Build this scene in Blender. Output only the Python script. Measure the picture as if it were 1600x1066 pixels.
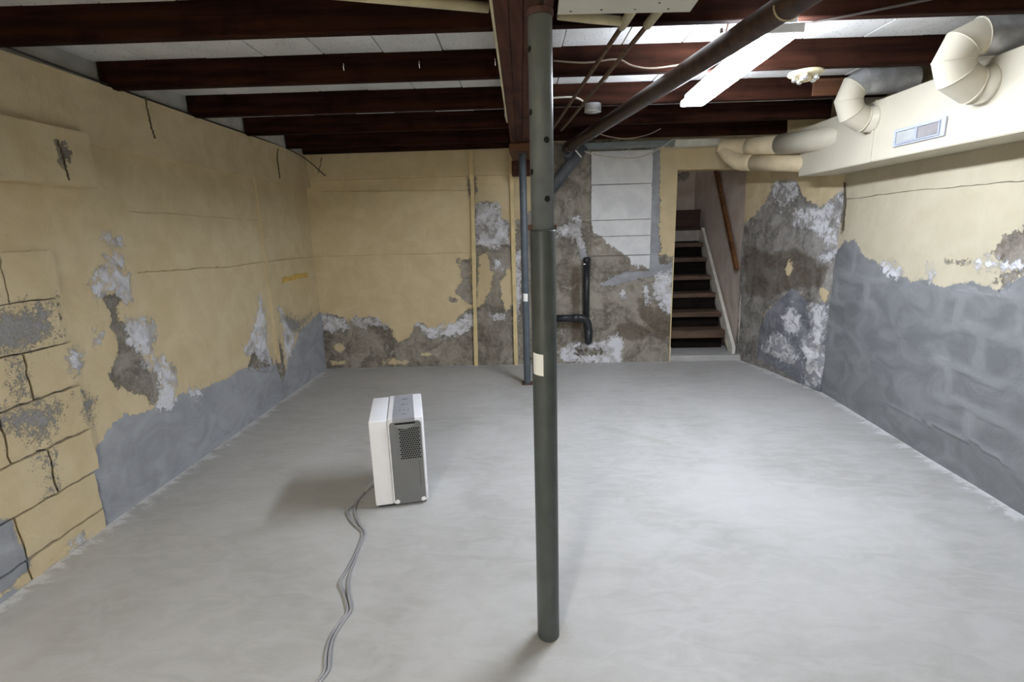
import bpy, bmesh, math, random
import numpy as np
from mathutils import Vector, Matrix
random.seed(4)
for o in list(bpy.data.objects): bpy.data.objects.remove(o)
SC = bpy.context.scene
COL = SC.collection

# ---------------------------------------------------------------- camera
cam_d = bpy.data.cameras.new('camera')
cam = bpy.data.objects.new('camera', cam_d); COL.objects.link(cam)
cam_d.sensor_fit = 'HORIZONTAL'; cam_d.sensor_width = 36.0
cam_d.lens = 785.34 * 36.0 / 1600.0
cam_d.clip_start = 0.02
def cam_axes():
    # photograph's vanishing points: depth direction and straight down
    f = 785.34; n = Vector((101, 3548, f)).normalized()
    y = Vector((40, -173, f)); y = (y - n * y.dot(n)).normalized()
    x = y.cross(-n)
    return x, y, -n
ax, ay, az = cam_axes()
m3 = Matrix((ax, ay, az))                       # world axes seen from the camera
right, down, fwd = m3.col[0], m3.col[1], m3.col[2]
rot = Matrix((right, -down, -fwd)).transposed()
cam.matrix_world = Matrix.Translation((0, 0, 1.40)) @ rot.to_4x4()
SC.camera = cam

# ---------------------------------------------------------------- world, exposure
world = bpy.data.worlds.new('world'); SC.world = world
world.use_nodes = True
world.node_tree.nodes['Background'].inputs[0].default_value = (1.0, 0.98, 0.95, 1)
world.node_tree.nodes['Background'].inputs[1].default_value = 0.5
SC.view_settings.view_transform = 'Standard'
SC.view_settings.look = 'None'
SC.view_settings.gamma = 1.0
SC.view_settings.use_curve_mapping = False
SC.view_settings.exposure = 0.0
LAMP_STRENGTH = 142.0
ASSUMED_REAR_STRENGTH = 400.0  # strength of the assumed, unseen lamp behind the viewer

# ---------------------------------------------------------------- traced paint and plaster outlines, metres on each wall
MASKS = {'left': {'parge': [[(5.154,0.626),(5.009,0.595),(4.65,0.543),(4.432,0.415),(4.275,0.32),(4.147,0.13),(4.102,0.232),(4.058,0.331),(3.767,0.372),(3.625,0.422),(3.492,0.43),(3.307,0.421),(3.144,0.43),(2.976,0.444),(2.829,0.476),(2.77,0.447),(2.653,0.464),(2.568,0.453),(2.396,0.511),(2.369,0.489),(2.273,0.454),(2.225,0.42),(2.15,0.363),(2.121,0.262),(2.13,0.195),(2.149,0.115),(2.144,0.018),(2.157,-0.044),(2.811,-0.047),(4.022,-0.064),(5.217,-0.13)],[(1.628,0.404),(1.704,0.323),(1.748,0.287),(1.751,0.225),(1.759,0.145),(1.784,0.096),(1.782,0.066),(1.736,0.049),(1.687,0.04),(1.639,0.055),(1.544,0.061)],[(1.544,0.061),(1.634,0.035),(1.735,-0.012),(1.694,-0.044),(1.61,-0.063),(1.507,-0.092)]],'bare': [[(2.423,1.137),(2.465,1.142),(2.532,1.14),(2.579,1.1),(2.541,1.088),(2.511,1.055),(2.488,1.014),(2.544,0.959),(2.565,0.898),(2.605,0.813),(2.638,0.727),(2.65,0.674),(2.697,0.699),(2.728,0.652),(2.71,0.563),(2.669,0.483),(2.608,0.489),(2.557,0.563),(2.461,0.628),(2.379,0.665),(2.382,0.713),(2.38,0.768),(2.416,0.762),(2.451,0.833),(2.468,0.901),(2.446,0.967),(2.454,1.047),(2.432,1.093)],[(3.619,0.398),(3.684,0.504),(3.77,0.535),(3.857,0.482),(4.006,0.39),(4.001,0.29)],[(4.148,0.531),(4.206,0.437),(4.213,0.049),(4.118,0.068),(4.06,0.336)],[(2.252,1.839),(2.292,1.824),(2.303,1.792),(2.271,1.738),(2.249,1.752),(2.248,1.795)]],'white': [[(2.387,1.18),(2.397,1.128),(2.438,1.149),(2.526,1.151),(2.574,1.077),(2.618,1.144),(2.603,1.212),(2.571,1.245),(2.581,1.319),(2.56,1.356),(2.517,1.302),(2.438,1.246)],[(2.551,1.419),(2.54,1.405),(2.521,1.4),(2.505,1.406),(2.502,1.42),(2.512,1.433),(2.531,1.439),(2.547,1.433)],[(2.606,1.392),(2.596,1.375),(2.581,1.369),(2.569,1.376),(2.567,1.393),(2.577,1.409),(2.592,1.415),(2.604,1.408)],[(2.552,0.972),(2.666,0.958),(2.713,0.927),(2.726,0.853),(2.665,0.817),(2.664,0.75),(2.659,0.672),(2.627,0.685),(2.615,0.792),(2.574,0.839),(2.556,0.918)],[(2.697,0.699),(2.752,0.728),(2.81,0.629),(2.83,0.57),(2.794,0.496),(2.804,0.447),(2.715,0.43),(2.658,0.463),(2.71,0.563),(2.715,0.644)],[(2.166,0.887),(2.214,0.884),(2.193,0.814),(2.167,0.821)],[(2.358,0.925),(2.351,0.908),(2.341,0.902),(2.335,0.911),(2.336,0.93),(2.344,0.947),(2.353,0.952),(2.359,0.943)],[(3.937,0.934),(3.965,0.846),(3.975,0.684),(3.947,0.499),(3.976,0.364),(3.825,0.437),(3.747,0.52),(3.635,0.532),(3.628,0.574),(3.758,0.673),(3.85,0.76)],[(4.255,0.797),(4.363,0.598),(4.486,0.513),(4.341,0.375),(4.251,0.326),(4.26,0.542)],[(3.04,0.41),(3.02,0.398),(2.979,0.404),(2.943,0.424),(2.932,0.446),(2.952,0.457),(2.991,0.452),(3.028,0.432)],[(2.054,-0.021),(2.037,-0.031),(2.004,-0.018),(1.977,0.01),(1.969,0.037),(1.986,0.047),(2.017,0.035),(2.046,0.006)]],'worn': [[(1.835,1.162),(1.907,1.156),(2.012,1.146),(2.157,1.148),(2.127,1.064),(2.106,0.98),(2.027,0.968),(1.939,0.961),(1.791,0.981)],[(1.902,0.942),(1.952,0.924),(1.953,0.844),(1.941,0.762),(1.882,0.782),(1.888,0.864)],[(1.739,0.765),(1.809,0.752),(1.94,0.733),(2.1,0.689),(2.031,0.609),(1.963,0.524),(1.906,0.594),(1.723,0.7)],[(2.185,0.711),(2.262,0.646),(2.23,0.564),(2.189,0.523),(2.172,0.586)],[(4.205,0.787),(4.601,0.627),(4.906,0.639),(4.569,0.508),(4.299,0.504)],[(1.914,0.567),(1.971,0.496),(1.964,0.312),(1.892,0.299),(1.948,0.399),(1.909,0.465)]]},'back': {'bare': [[(-2.305,0.607),(-2.197,0.591),(-2.085,0.561),(-2.015,0.505),(-1.944,0.537),(-1.731,0.553),(-1.616,0.468),(-1.552,0.418),(-1.534,0.3),(-1.488,0.278),(-1.369,0.317),(-1.314,0.412),(-1.288,0.487),(-1.215,0.472),(-1.151,0.408),(-1.009,0.405),(-0.89,0.464),(-0.79,0.578),(-0.667,0.635),(-0.65,1.163),(-0.622,1.667),(-0.505,1.688),(-0.385,1.66),(-0.345,1.523),(-0.276,1.458),(-0.275,1.023),(-0.258,0.693),(-0.217,1.469),(-0.151,1.542),(-0.029,1.588),(0.12,1.768),(0.15,2.216),(1.188,2.183),(1.225,1.113),(1.433,1.075),(1.491,-0.246),(-2.391,-0.166)],[(-0.824,1.09),(-0.691,1.132),(-0.682,0.903),(-0.694,0.636),(-0.797,0.719),(-0.859,0.808),(-0.788,0.905),(-0.794,1.037)],[(-0.668,1.919),(-0.598,1.917),(-0.591,1.789),(-0.619,1.716),(-0.663,1.742),(-0.69,1.841)],[(-0.85,0.714),(-0.861,0.695),(-0.885,0.688),(-0.909,0.696),(-0.917,0.716),(-0.906,0.734),(-0.882,0.742),(-0.859,0.733)],[(-0.797,1.108),(-0.804,1.095),(-0.818,1.09),(-0.832,1.096),(-0.837,1.109),(-0.83,1.123),(-0.816,1.128),(-0.802,1.122)]],'bare_hole': [[(-2.064,0.228),(-2.085,0.193),(-2.131,0.18),(-2.173,0.195),(-2.188,0.23),(-2.166,0.265),(-2.121,0.278),(-2.078,0.263)],[(-1.409,0.05),(-1.45,0.031),(-1.549,0.025),(-1.646,0.036),(-1.685,0.056),(-1.643,0.076),(-1.544,0.082),(-1.447,0.071)],[(-1.149,0.123),(-1.166,0.108),(-1.205,0.103),(-1.243,0.11),(-1.258,0.125),(-1.241,0.14),(-1.202,0.145),(-1.164,0.138)],[(-2.031,0.064),(-2.066,0.045),(-2.145,0.038),(-2.223,0.048),(-2.253,0.069),(-2.219,0.088),(-2.139,0.095),(-2.062,0.085)],[(-0.592,1.148),(-0.498,1.217),(-0.502,1.107),(-0.461,0.963),(-0.485,0.845),(-0.565,0.66),(-0.647,0.635),(-0.629,0.901)],[(-0.321,1.024),(-0.263,0.99),(-0.235,0.792),(-0.273,0.626),(-0.341,0.574),(-0.377,0.696),(-0.398,0.862),(-0.343,0.947)]],'white': [[(-2.272,0.593),(-2.173,0.563),(-2.017,0.491),(-2.015,0.436),(-2.155,0.411),(-2.292,0.414)],[(-1.959,0.524),(-1.732,0.546),(-1.617,0.461),(-1.586,0.426),(-1.692,0.462),(-1.843,0.445),(-1.938,0.461)],[(-1.302,0.494),(-1.152,0.402),(-0.891,0.457),(-0.696,0.582),(-0.682,0.432),(-0.794,0.359),(-1.034,0.316),(-1.157,0.319),(-1.233,0.41)],[(-0.609,1.654),(-0.506,1.664),(-0.392,1.642),(-0.357,1.523),(-0.289,1.446),(-0.294,1.269),(-0.458,1.235),(-0.62,1.265)],[(-0.379,1.052),(-0.39,1.02),(-0.413,1.007),(-0.436,1.021),(-0.445,1.054),(-0.434,1.086),(-0.41,1.098),(-0.388,1.084)],[(0.192,1.332),(0.283,1.442),(0.424,1.507),(0.443,1.306),(0.47,1.197),(0.424,1.211),(0.353,1.314)],[(1.194,0.894),(1.361,0.948),(1.379,0.498),(1.285,0.548),(1.201,0.683),(1.178,0.803)],[(0.196,0.128),(0.338,0.208),(0.675,0.208),(0.807,0.308),(0.87,0.182),(0.84,-0.013),(0.433,0.017),(0.249,0.05)],[(0.885,0.724),(0.88,0.71),(0.866,0.705),(0.852,0.711),(0.846,0.725),(0.851,0.739),(0.865,0.745),(0.879,0.738)],[(1.085,0.857),(1.107,0.758),(1.118,0.625),(1.096,0.692)],[(-0.482,0.563),(-0.349,0.526),(-0.384,0.493),(-0.497,0.509)],[(-0.226,1.151),(-0.186,1.183),(-0.198,0.691),(-0.23,0.489),(-0.246,0.625)]],'white_hole': [[(0.365,0.159),(0.655,0.159),(0.723,0.102),(0.588,0.077),(0.365,0.089)]],'parge': [[(0.628,0.83),(0.758,0.905),(0.939,0.966),(1.126,0.987),(1.357,1.039),(1.355,0.935),(1.22,0.893),(1.039,0.878),(0.805,0.819),(0.661,0.803)],[(1.108,2.185),(1.188,2.183),(1.224,0.978),(1.121,0.961)],[(0.418,1.23),(0.483,1.165),(0.502,1.068),(0.437,1.056)]],'stain': [[(0.34,1.02),(0.425,1.018),(0.426,0.06),(0.338,0.062)],[(1.153,0.32),(1.097,0.254),(0.956,0.229),(0.813,0.26),(0.753,0.33),(0.811,0.396),(0.951,0.421),(1.093,0.389)],[(1.389,0.417),(1.363,0.273),(1.29,0.214),(1.213,0.277),(1.177,0.422),(1.203,0.564),(1.275,0.621),(1.352,0.561)],[(1.011,0.695),(1.11,0.659),(1.249,0.454),(1.186,0.354),(1.05,0.459)]]},'corner': {'bare': [[(1.393,1.344),(1.178,1.405),(1.065,1.452),(0.892,1.566),(0.827,1.752),(0.687,1.772),(0.495,1.727),(0.42,1.599),(0.24,1.511),(0.097,1.569),(-0.009,1.643),(-0.133,1.043),(-0.18,-0.427),(1.622,-1.222)]],'bare_hole': [[(0.674,0.629),(0.75,0.367),(0.792,0.486),(0.731,0.59)],[(0.472,1.003),(0.478,0.955),(0.503,0.932),(0.533,0.95),(0.551,0.998),(0.545,1.047),(0.52,1.068),(0.49,1.05)],[(0.047,0.813),(0.056,0.767),(0.09,0.744),(0.131,0.757),(0.152,0.8),(0.143,0.847),(0.107,0.87),(0.068,0.855)]],'white': [[(0.848,1.713),(0.769,1.763),(0.496,1.732),(0.509,1.6),(0.647,1.575),(0.696,1.51)],[(0.497,1.502),(0.278,1.492),(0.087,1.543),(0.002,1.634),(-0.009,1.383),(-0.006,1.136),(0.187,1.064),(0.11,1.234),(0.314,1.336),(0.52,1.382)],[(0.662,0.164),(0.805,0.195),(0.681,0.318),(0.619,0.392),(0.448,0.366),(0.297,0.234),(0.387,0.139),(0.531,0.164)],[(0.518,0.532),(0.408,0.678),(0.302,0.568),(0.325,0.449),(0.454,0.412)],[(0.244,0.69),(0.076,0.735),(0.027,0.614),(0.064,0.39),(-0.016,0.299),(0.047,0.002),(0.193,0.015),(0.173,0.252),(0.27,0.316),(0.18,0.477)]],'parge': [[(0.754,0.555),(0.449,0.817),(0.369,0.797),(0.231,0.703),(-0.018,0.769),(-0.136,-0.106),(0.23,0.004),(0.84,0.088),(0.842,0.349)]],'stain': [[(1.167,1.215),(0.775,1.103),(0.455,1.172),(0.082,1.029),(0.127,0.868),(0.486,0.801),(0.725,0.683),(1.059,0.706)]]},'right': {'parge': [[(4.202,1.153),(4.148,1.166),(4.064,1.242),(3.922,1.255),(3.787,1.145),(3.549,1.084),(3.406,1.057),(3.281,1.016),(3.115,1.044),(3.018,0.998),(2.908,1.043),(2.788,1.056),(2.648,1.035),(2.56,1.104),(2.504,1.128),(2.222,1.179),(1.3,1.05),(0.4,0.92),(-3.0,0.97),(-3.0,-0.4),(4.4,-0.4)]],'bare': [[(2.661,1.292),(2.553,1.36),(2.319,1.39),(2.268,1.149),(2.505,1.134),(2.575,1.14),(2.673,1.171),(2.722,1.223)],[(4.206,1.629),(4.136,1.68),(4.112,1.479),(4.089,1.325),(4.125,1.236)],[(3.038,1.162),(2.857,1.163),(2.855,1.149),(3.034,1.144)],[(2.68,1.08),(2.578,1.153),(2.507,1.143),(2.558,1.092),(2.626,1.037)]],'white': [[(3.581,1.103),(3.479,1.102),(3.378,1.072),(3.411,1.023),(3.552,1.062)],[(3.139,1.11),(3.12,1.119),(3.103,1.037),(3.124,1.035)],[(2.79,1.164),(2.514,1.176),(2.51,1.155),(2.649,1.147)]]}}
WPOLY = [(0.509, 2.204), (0.533, 1.391), (0.546, 1.347), (0.636, 1.3), (0.773, 1.182), (0.917, 1.095), (0.931, 1.03), (1.036, 0.989), (1.165, 0.979), (1.126, 2.185)]
# cracks
CR = {'left': [[(2.916, 2.179), (2.913, 2.128), (2.92, 2.08), (2.922, 2.029), (2.94, 1.964)], [(4.464, 2.133), (4.431, 2.055), (4.433, 1.977), (4.432, 1.887)], [(2.251, 1.844), (2.263, 1.784), (2.262, 1.729), (2.268, 1.674)], [(2.707, 1.554), (3.221, 1.547), (4.117, 1.53)], [(2.69, 1.225), (2.955, 1.218), (3.338, 1.206), (3.642, 1.197), (5.06, 1.189)]], 'back': [[(-2.137, 1.822), (-1.525, 1.811), (-0.674, 1.792)], [(-2.307, 1.188), (-1.577, 1.188), (-0.682, 1.183)], [(-2.083, 2.137), (-2.104, 2.065), (-2.131, 1.994)]], 'right': [[(4.13, 1.566), (4.016, 1.555), (3.511, 1.567), (2.981, 1.562), (2.595, 1.561), (2.305, 1.571)], [(4.154, 1.682), (4.104, 1.527), (4.098, 1.325)]]}

# ---------------------------------------------------------------- materials
class G:
    def __init__(s, name):
        s.m = bpy.data.materials.new(name); s.m.use_nodes = True
        s.t = s.m.node_tree; s.b = s.t.nodes['Principled BSDF']
        s.b.inputs['Specular IOR Level'].default_value = 0.3
    def put(s, sock, v):
        if isinstance(v, bpy.types.NodeSocket): s.t.links.new(v, sock)
        elif isinstance(v, tuple) and len(v) == 3 and sock.type == 'RGBA': sock.default_value = (*v, 1)
        else: sock.default_value = v
    def n(s, typ, ins=None, **kw):
        nd = s.t.nodes.new('ShaderNode' + typ)
        for k, v in kw.items(): setattr(nd, k, v)
        for k, v in (ins or {}).items(): s.put(nd.inputs[k], v)
        return nd
    def pos(s): return s.n('NewGeometry').outputs['Position']
    def obj(s): return s.n('TexCoord').outputs['Object']
    def scale(s, v, sc): return s.n('VectorMath', {0: v, 1: sc}, operation='MULTIPLY').outputs[0]
    def noise(s, v, scale, detail=4, rough=.55, dist=0):
        return s.n('TexNoise', {'Vector': v, 'Scale': scale, 'Detail': detail, 'Roughness': rough, 'Distortion': dist}).outputs[0]
    def math(s, op, a, b=0.0, c=0.0): return s.n('Math', {0: a, 1: b, 2: c}, operation=op).outputs[0]
    def rng(s, v, a, b, c=0.0, d=1.0):
        return s.n('MapRange', {0: v, 1: a, 2: b, 3: c, 4: d}, interpolation_type='SMOOTHSTEP').outputs[0]
    def mix(s, f, a, b, mode='MIX'):
        nd = s.n('Mix', data_type='RGBA', blend_type=mode)
        s.put(nd.inputs['Factor'], f); s.put(nd.inputs[6], a); s.put(nd.inputs[7], b)
        return nd.outputs[2]
    def attr(s, name): return s.n('Attribute', attribute_name=name).outputs['Fac']
    def bump(s, h, strength=.4, dist=.004):
        s.put(s.b.inputs['Normal'], s.n('Bump', {'Height': h, 'Strength': strength, 'Distance': dist}).outputs[0])
    def out(s, col=None, rough=None, metal=None):
        if col is not None: s.put(s.b.inputs['Base Color'], col)
        if rough is not None: s.put(s.b.inputs['Roughness'], rough)
        if metal is not None: s.put(s.b.inputs['Metallic'], metal)
        return s.m

def wall_mat(name, pa, pb, ba=(.115, .097, .075), bb=(.31, .28, .235), ga=(.28, .29, .31), gb=(.37, .38, .40), brk=(.36, .50)):
    g = G(name); p = g.pos()
    n1 = g.noise(p, 2.3, 5); n2 = g.noise(p, 13, 6, .65); n3 = g.noise(p, 85, 3, .6); n4 = g.noise(p, 5.5, 6, .6, .6); n5 = g.noise(p, 26, 9, .78); n6 = g.noise(p, 150, 4, .7)
    e = g.math('ADD', g.math('MULTIPLY_ADD', n2, .10, -.05), g.math('MULTIPLY_ADD', n5, .09, -.045))
    def mask(layer, w, ee=None): return g.rng(g.math('ADD', g.attr(layer), ee if ee is not None else e), -w, w)
    bare = mask('bare', .005); parge = mask('parge', .006, g.math('MULTIPLY', e, .6))
    ew = g.math('ADD', g.math('MULTIPLY', e, 1.0), g.math('MULTIPLY_ADD', n5, .13, -.055))
    white = g.math('MULTIPLY', mask('white', .014, ew), g.rng(g.noise(p, 11, 8, .7, .8), brk[0], brk[1], .2, 1.0))
    ewn = g.math('ADD', g.math('MULTIPLY_ADD', n6, .26, -.145), g.math('MULTIPLY_ADD', n5, .42, -.22))
    worn = mask('worn', .02, ewn); stain = mask('stain', .018)
    paint = g.mix(g.rng(n4, .3, .72), pa, pb)
    spots = g.rng(g.noise(p, 38, 2, .5), .70, .76)
    paint = g.mix(g.math('MULTIPLY', spots, .22), paint, (.33, .27, .16))
    big = g.noise(p, 4.2, 7, .62, 1.0); streak = g.noise(g.scale(p, (1, 1, .35)), 9, 6, .65, .5)
    barec = g.mix(g.rng(big, .34, .64), ba, bb)
    barec = g.mix(g.rng(streak, .48, .66, 0, .75), barec, tuple(x * .42 for x in bb))
    barec = g.mix(g.rng(n5, .42, .66, 0, .45), barec, tuple(min(1, x * 1.35) for x in bb))
    barec = g.mix(g.rng(g.noise(p, 8, 7, .7, 1.5), .58, .68, 0, .55), barec, (.50, .475, .43))
    barec = g.mix(g.rng(n3, .60, .72, 0, .45), barec, (.52, .49, .44))
    pargec = g.mix(g.rng(g.noise(g.scale(p, (1, 1, 1.5)), 3.4, 5, .6, 1.2), .32, .68), ga, gb)
    pargec = g.mix(g.math('MULTIPLY', g.rng(g.attr('ridge'), 0, 1), .45), pargec, tuple(min(1, x * 1.28) for x in gb))
    pargec = g.mix(g.rng(n2, .60, .74, 0, .25), pargec, (.17, .175, .19))
    wc = g.mix(g.rng(big, .34, .56), (.43, .415, .41), (.74, .74, .78)); wc = g.mix(g.rng(n5, .52, .7, 0, .35), wc, (.36, .35, .34))
    grey = g.mix(n3, (.17, .165, .16), (.40, .39, .38))
    c = g.mix(worn, paint, grey); c = g.mix(bare, c, barec)
    c = g.mix(g.math('MULTIPLY', stain, g.math('MULTIPLY', bare, .65)), c, (.085, .062, .038))
    c = g.mix(parge, c, pargec); c = g.mix(white, c, wc)
    h = g.math('ADD', g.math('MULTIPLY', bare, g.math('MULTIPLY_ADD', n2, 2.4, -2.2)), g.math('MULTIPLY', g.math('ADD', n2, n3), .35))
    h = g.math('MULTIPLY_ADD', parge, .35, h); h = g.math('MULTIPLY_ADD', white, g.math('MULTIPLY', n3, 1.4), h)
    h = g.math('MULTIPLY_ADD', worn, -.6, h)
    g.bump(h, .75, .006)
    return g.out(c, .86)

def wood(name, a, b, axis=0, rough=.6, sc=7, spec=.3):
    g = G(name); g.b.inputs['Specular IOR Level'].default_value = spec; v = g.obj(); s = [22, 22, 22]; s[axis] = 1.6
    n = g.noise(g.scale(v, tuple(s)), 1.0, 6, .6, .5); n2 = g.noise(g.pos(), sc, 3)
    c = g.mix(g.rng(n, .3, .7), a, b); c = g.mix(g.rng(n2, .5, .75, 0, .55), c, tuple(x * .45 for x in a))
    g.bump(n, .3, .003); return g.out(c, rough)

def plain(name, col, rough=.5, metal=0.0, var=.12, sc=9, bump=0.0):
    g = G(name); n = g.noise(g.pos(), sc, 4)
    c = g.mix(g.rng(n, .3, .7), tuple(x * (1 - var) for x in col), tuple(min(1, x * (1 + var)) for x in col))
    if bump: g.bump(g.noise(g.pos(), 160, 2), bump, .001)
    return g.out(c, rough, metal)

YA, YB = (.56, .455, .275), (.635, .535, .345)
MT = dict(
    wl=wall_mat('yellow_painted_wall', YA, YB),
    wr=wall_mat('cream_painted_wall', (.48, .43, .31), (.53, .48, .36), ga=(.155, .16, .167), gb=(.22, .225, .233)),
    wc=wall_mat('peeling_corner_wall', YA, YB, ba=(.10, .09, .08), bb=(.30, .285, .265), ga=(.12, .125, .145), gb=(.24, .245, .27), brk=(.44, .55)),
    ww=wall_mat('white_painted_block', (.66, .665, .67), (.78, .785, .78)),
    ws=wall_mat('stairwell_plaster', (.56, .47, .41), (.66, .58, .52)),
    joist=wood('dark_stained_joist', (.011, .0042, .0026), (.034, .0125, .0075), rough=.8, spec=.05),
    girder=wood('brown_girder_wood', (.042, .018, .013), (.088, .038, .027), axis=1, rough=.75, spec=.1),
    block=wood('orange_brown_wood', (.085, .037, .018), (.15, .068, .032)),
    tread=wood('worn_stair_wood', (.06, .036, .024), (.14, .09, .06)),
    dark=wood('dark_riser_wood', (.03, .015, .011), (.06, .03, .022)),
    under=wood('stair_void_shade', (.008, .006, .005), (.016, .012, .010), rough=.9, spec=.05),  # near-black colour that paints the shade behind the stair treads
    rail=wood('varnished_rail_wood', (.12, .052, .02), (.20, .095, .04), axis=1),
    batten=plain('cream_batten_paint', (.66, .53, .29), .6, 0, .1),
    cream=plain('cream_duct_paint', (.57, .53, .425), .45, 0, .04, 3),
    cream2=plain('cream_pipe_paint', (.68, .57, .38), .5, 0, .1),
    galv=plain('galvanised_steel', (.52, .53, .55), .42, .6, .2, 14),
    trimw=plain('white_sill_paint', (.66, .64, .56), .6),
    trimg=plain('grey_sill_board', (.23, .26, .26), .7),
    rim=plain('pale_rim_board', (.46, .45, .40), .8),
    steel=plain('grey_green_post_paint', (.060, .070, .067), .42, 0, .12, 16),
    steelu=plain('lit_grey_tube_paint', (.115, .128, .126), .42, 0, .12, 16),  # post grey lightened on the upper tube to imitate light falling there
    steelb=plain('blue_grey_post_paint', (.085, .10, .115), .4, 0, .12, 16),
    black=plain('black_void', (.006, .006, .006), .7),
    rust=plain('rusty_steel', (.11, .06, .042), .75, .2, .35, 60),
    redrust=plain('red_oxide_steel', (.085, .042, .035), .6, 0, .25, 30),
    abs=plain('black_drain_plastic', (.022, .023, .026), .35, 0, .2),
    absg=plain('grey_drain_plastic', (.085, .09, .10), .4, 0, .15),
    cast=plain('brown_cast_iron', (.050, .030, .022), .36, .1, .3, 20),
    copper=plain('tarnished_copper', (.10, .062, .038), .4, .4, .3, 30),
    beige=plain('beige_pipe_wrap', (.50, .44, .28), .6, 0, .15),
    paper=plain('white_label_paper', (.78, .78, .74), .7, 0, .03),
    cable=plain('off_white_cable', (.55, .51, .43), .55),
    cableb=plain('brownish_cable', (.30, .25, .19), .6),
    cabled=plain('dark_cable', (.06, .05, .045), .55),
    cord=plain('grey_flex', (.30, .295, .30), .5, 0, .08),
    white=plain('white_appliance_plastic', (.80, .80, .83), .33, 0, .02),
    grey=plain('grey_appliance_plastic', (.16, .165, .17), .45, 0, .05),
    ctrl=plain('control_strip_grey', (.30, .305, .335), .4, 0, .04),
    porc=plain('cream_porcelain', (.70, .62, .40), .3),
    screw=plain('bright_metal', (.75, .75, .74), .25, .9, .1),
    vent=plain('white_register', (.44, .47, .56), .35, 0, .03),
    louv=plain('grey_register_blades', (.13, .12, .12), .4, .3),
    louvl=plain('pale_register_blades', (.20, .205, .20), .4, .2),
    fix=plain('white_fixture_enamel', (.85, .86, .88), .35, 0, .02),
    grey2=plain('light_grey_appliance_plastic', (.24, .245, .25), .45, 0, .05),
    rplain=plain('pale_riser_paint', (.42, .38, .35), .8),
    panel=plain('beige_board_paint', (.55, .53, .45), .6, 0, .05),
    sub=plain('grey_subfloor', (.22, .21, .19), .9),
    crack=plain('dark_crack', (.10, .08, .05), .95),
    seam=plain('faint_seam', (.42, .335, .19), .95),
    ochre=plain('ochre_smear', (.56, .38, .10), .8, 0, .15, 30),
)
def tile_mat():
    g = G('perforated_ceiling_tile'); p = g.pos()
    v = g.n('TexVoronoi', {'Vector': p, 'Scale': 55.0, 'Randomness': .9}).outputs['Distance']
    d = g.rng(v, .10, .22)
    base = g.mix(g.rng(g.noise(p, 4, 3), .3, .7), (.56, .55, .52), (.66, .65, .63))
    g.bump(d, .4, .003)
    return g.out(g.mix(d, (.22, .21, .19), base), .9)
def floor_mat():
    g = G('worn_concrete_floor'); p = g.pos()
    n1 = g.noise(p, 1.3, 5, .6, .8); n2 = g.noise(g.scale(p, (1.0, 2.2, 1)), 6, 6, .62, 1.0); n3 = g.noise(p, 70, 3, .6)
    c = g.mix(g.rng(n1, .3, .7), (.345, .338, .318), (.43, .424, .41))
    c = g.mix(g.rng(n2, .35, .68, 0, .55), c, (.465, .463, .458))
    c = g.mix(g.rng(n2, .62, .78, 0, .35), c, (.33, .315, .28))
    c = g.mix(g.rng(n3, .62, .74, 0, .18), c, (.34, .33, .30))
    e = g.math('ADD', g.math('MULTIPLY_ADD', n2, .34, -.19), g.math('MULTIPLY_ADD', n3, .10, -.05))
    dust = g.rng(g.math('ADD', g.attr('dust'), e), -.02, .05)
    c = g.mix(g.math('MULTIPLY', dust, .6), c, (.72, .72, .72))
    st = g.rng(g.math('ADD', g.attr('stain'), g.math('MULTIPLY', e, .6)), -.03, .03)
    c = g.mix(g.math('MULTIPLY', st, .45), c, (.27, .245, .195))
    g.bump(g.math('MULTIPLY_ADD', n3, .3, n2), .22, .006)
    return g.out(c, g.rng(n1, .3, .7, .42, .6))
MT['tile'] = tile_mat(); MT['floor'] = floor_mat()
def lens_mat(name, col, strength):
    g = G(name)
    g.put(g.b.inputs['Emission Color'], col); g.b.inputs['Emission Strength'].default_value = strength
    return g.out((.9, .9, .9), .4)
MT['lens'] = lens_mat('cool_glowing_lamp_lens', (.83, .89, 1.0), LAMP_STRENGTH); MT['lens_assumed'] = lens_mat('assumed_warm_lamp_lens', (.98, .98, .96), ASSUMED_REAR_STRENGTH)  # the warm lens belongs to the assumed, unseen rear lamp

# ---------------------------------------------------------------- helpers
def obj(name, me, mat, parent=None, smooth=False):
    if isinstance(me, bmesh.types.BMesh):
        b = me; me = bpy.data.meshes.new(name); b.normal_update(); b.to_mesh(me); b.free()
    if mat and not me.materials: me.materials.append(mat)
    if smooth:
        for p in me.polygons: p.use_smooth = True
    o = bpy.data.objects.new(name, me); COL.objects.link(o)
    if parent: o.parent = parent
    return o
def tag(o, label, cat, group=None, kind=None):
    o['label'] = label; o['category'] = cat
    if group: o['group'] = group
    if kind: o['kind'] = kind
    return o
def thing(name, label, cat, loc=(0, 0, 0), rz=0, group=None):
    o = bpy.data.objects.new(name, None); COL.objects.link(o)
    o.location = loc; o.rotation_euler = (0, 0, rz); o.empty_display_size = .1
    return tag(o, label, cat, group)
def struct(o, label=None, cat=None):
    o['kind'] = 'structure'
    if label: o['label'] = label
    if cat: o['category'] = cat
    return o
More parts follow.
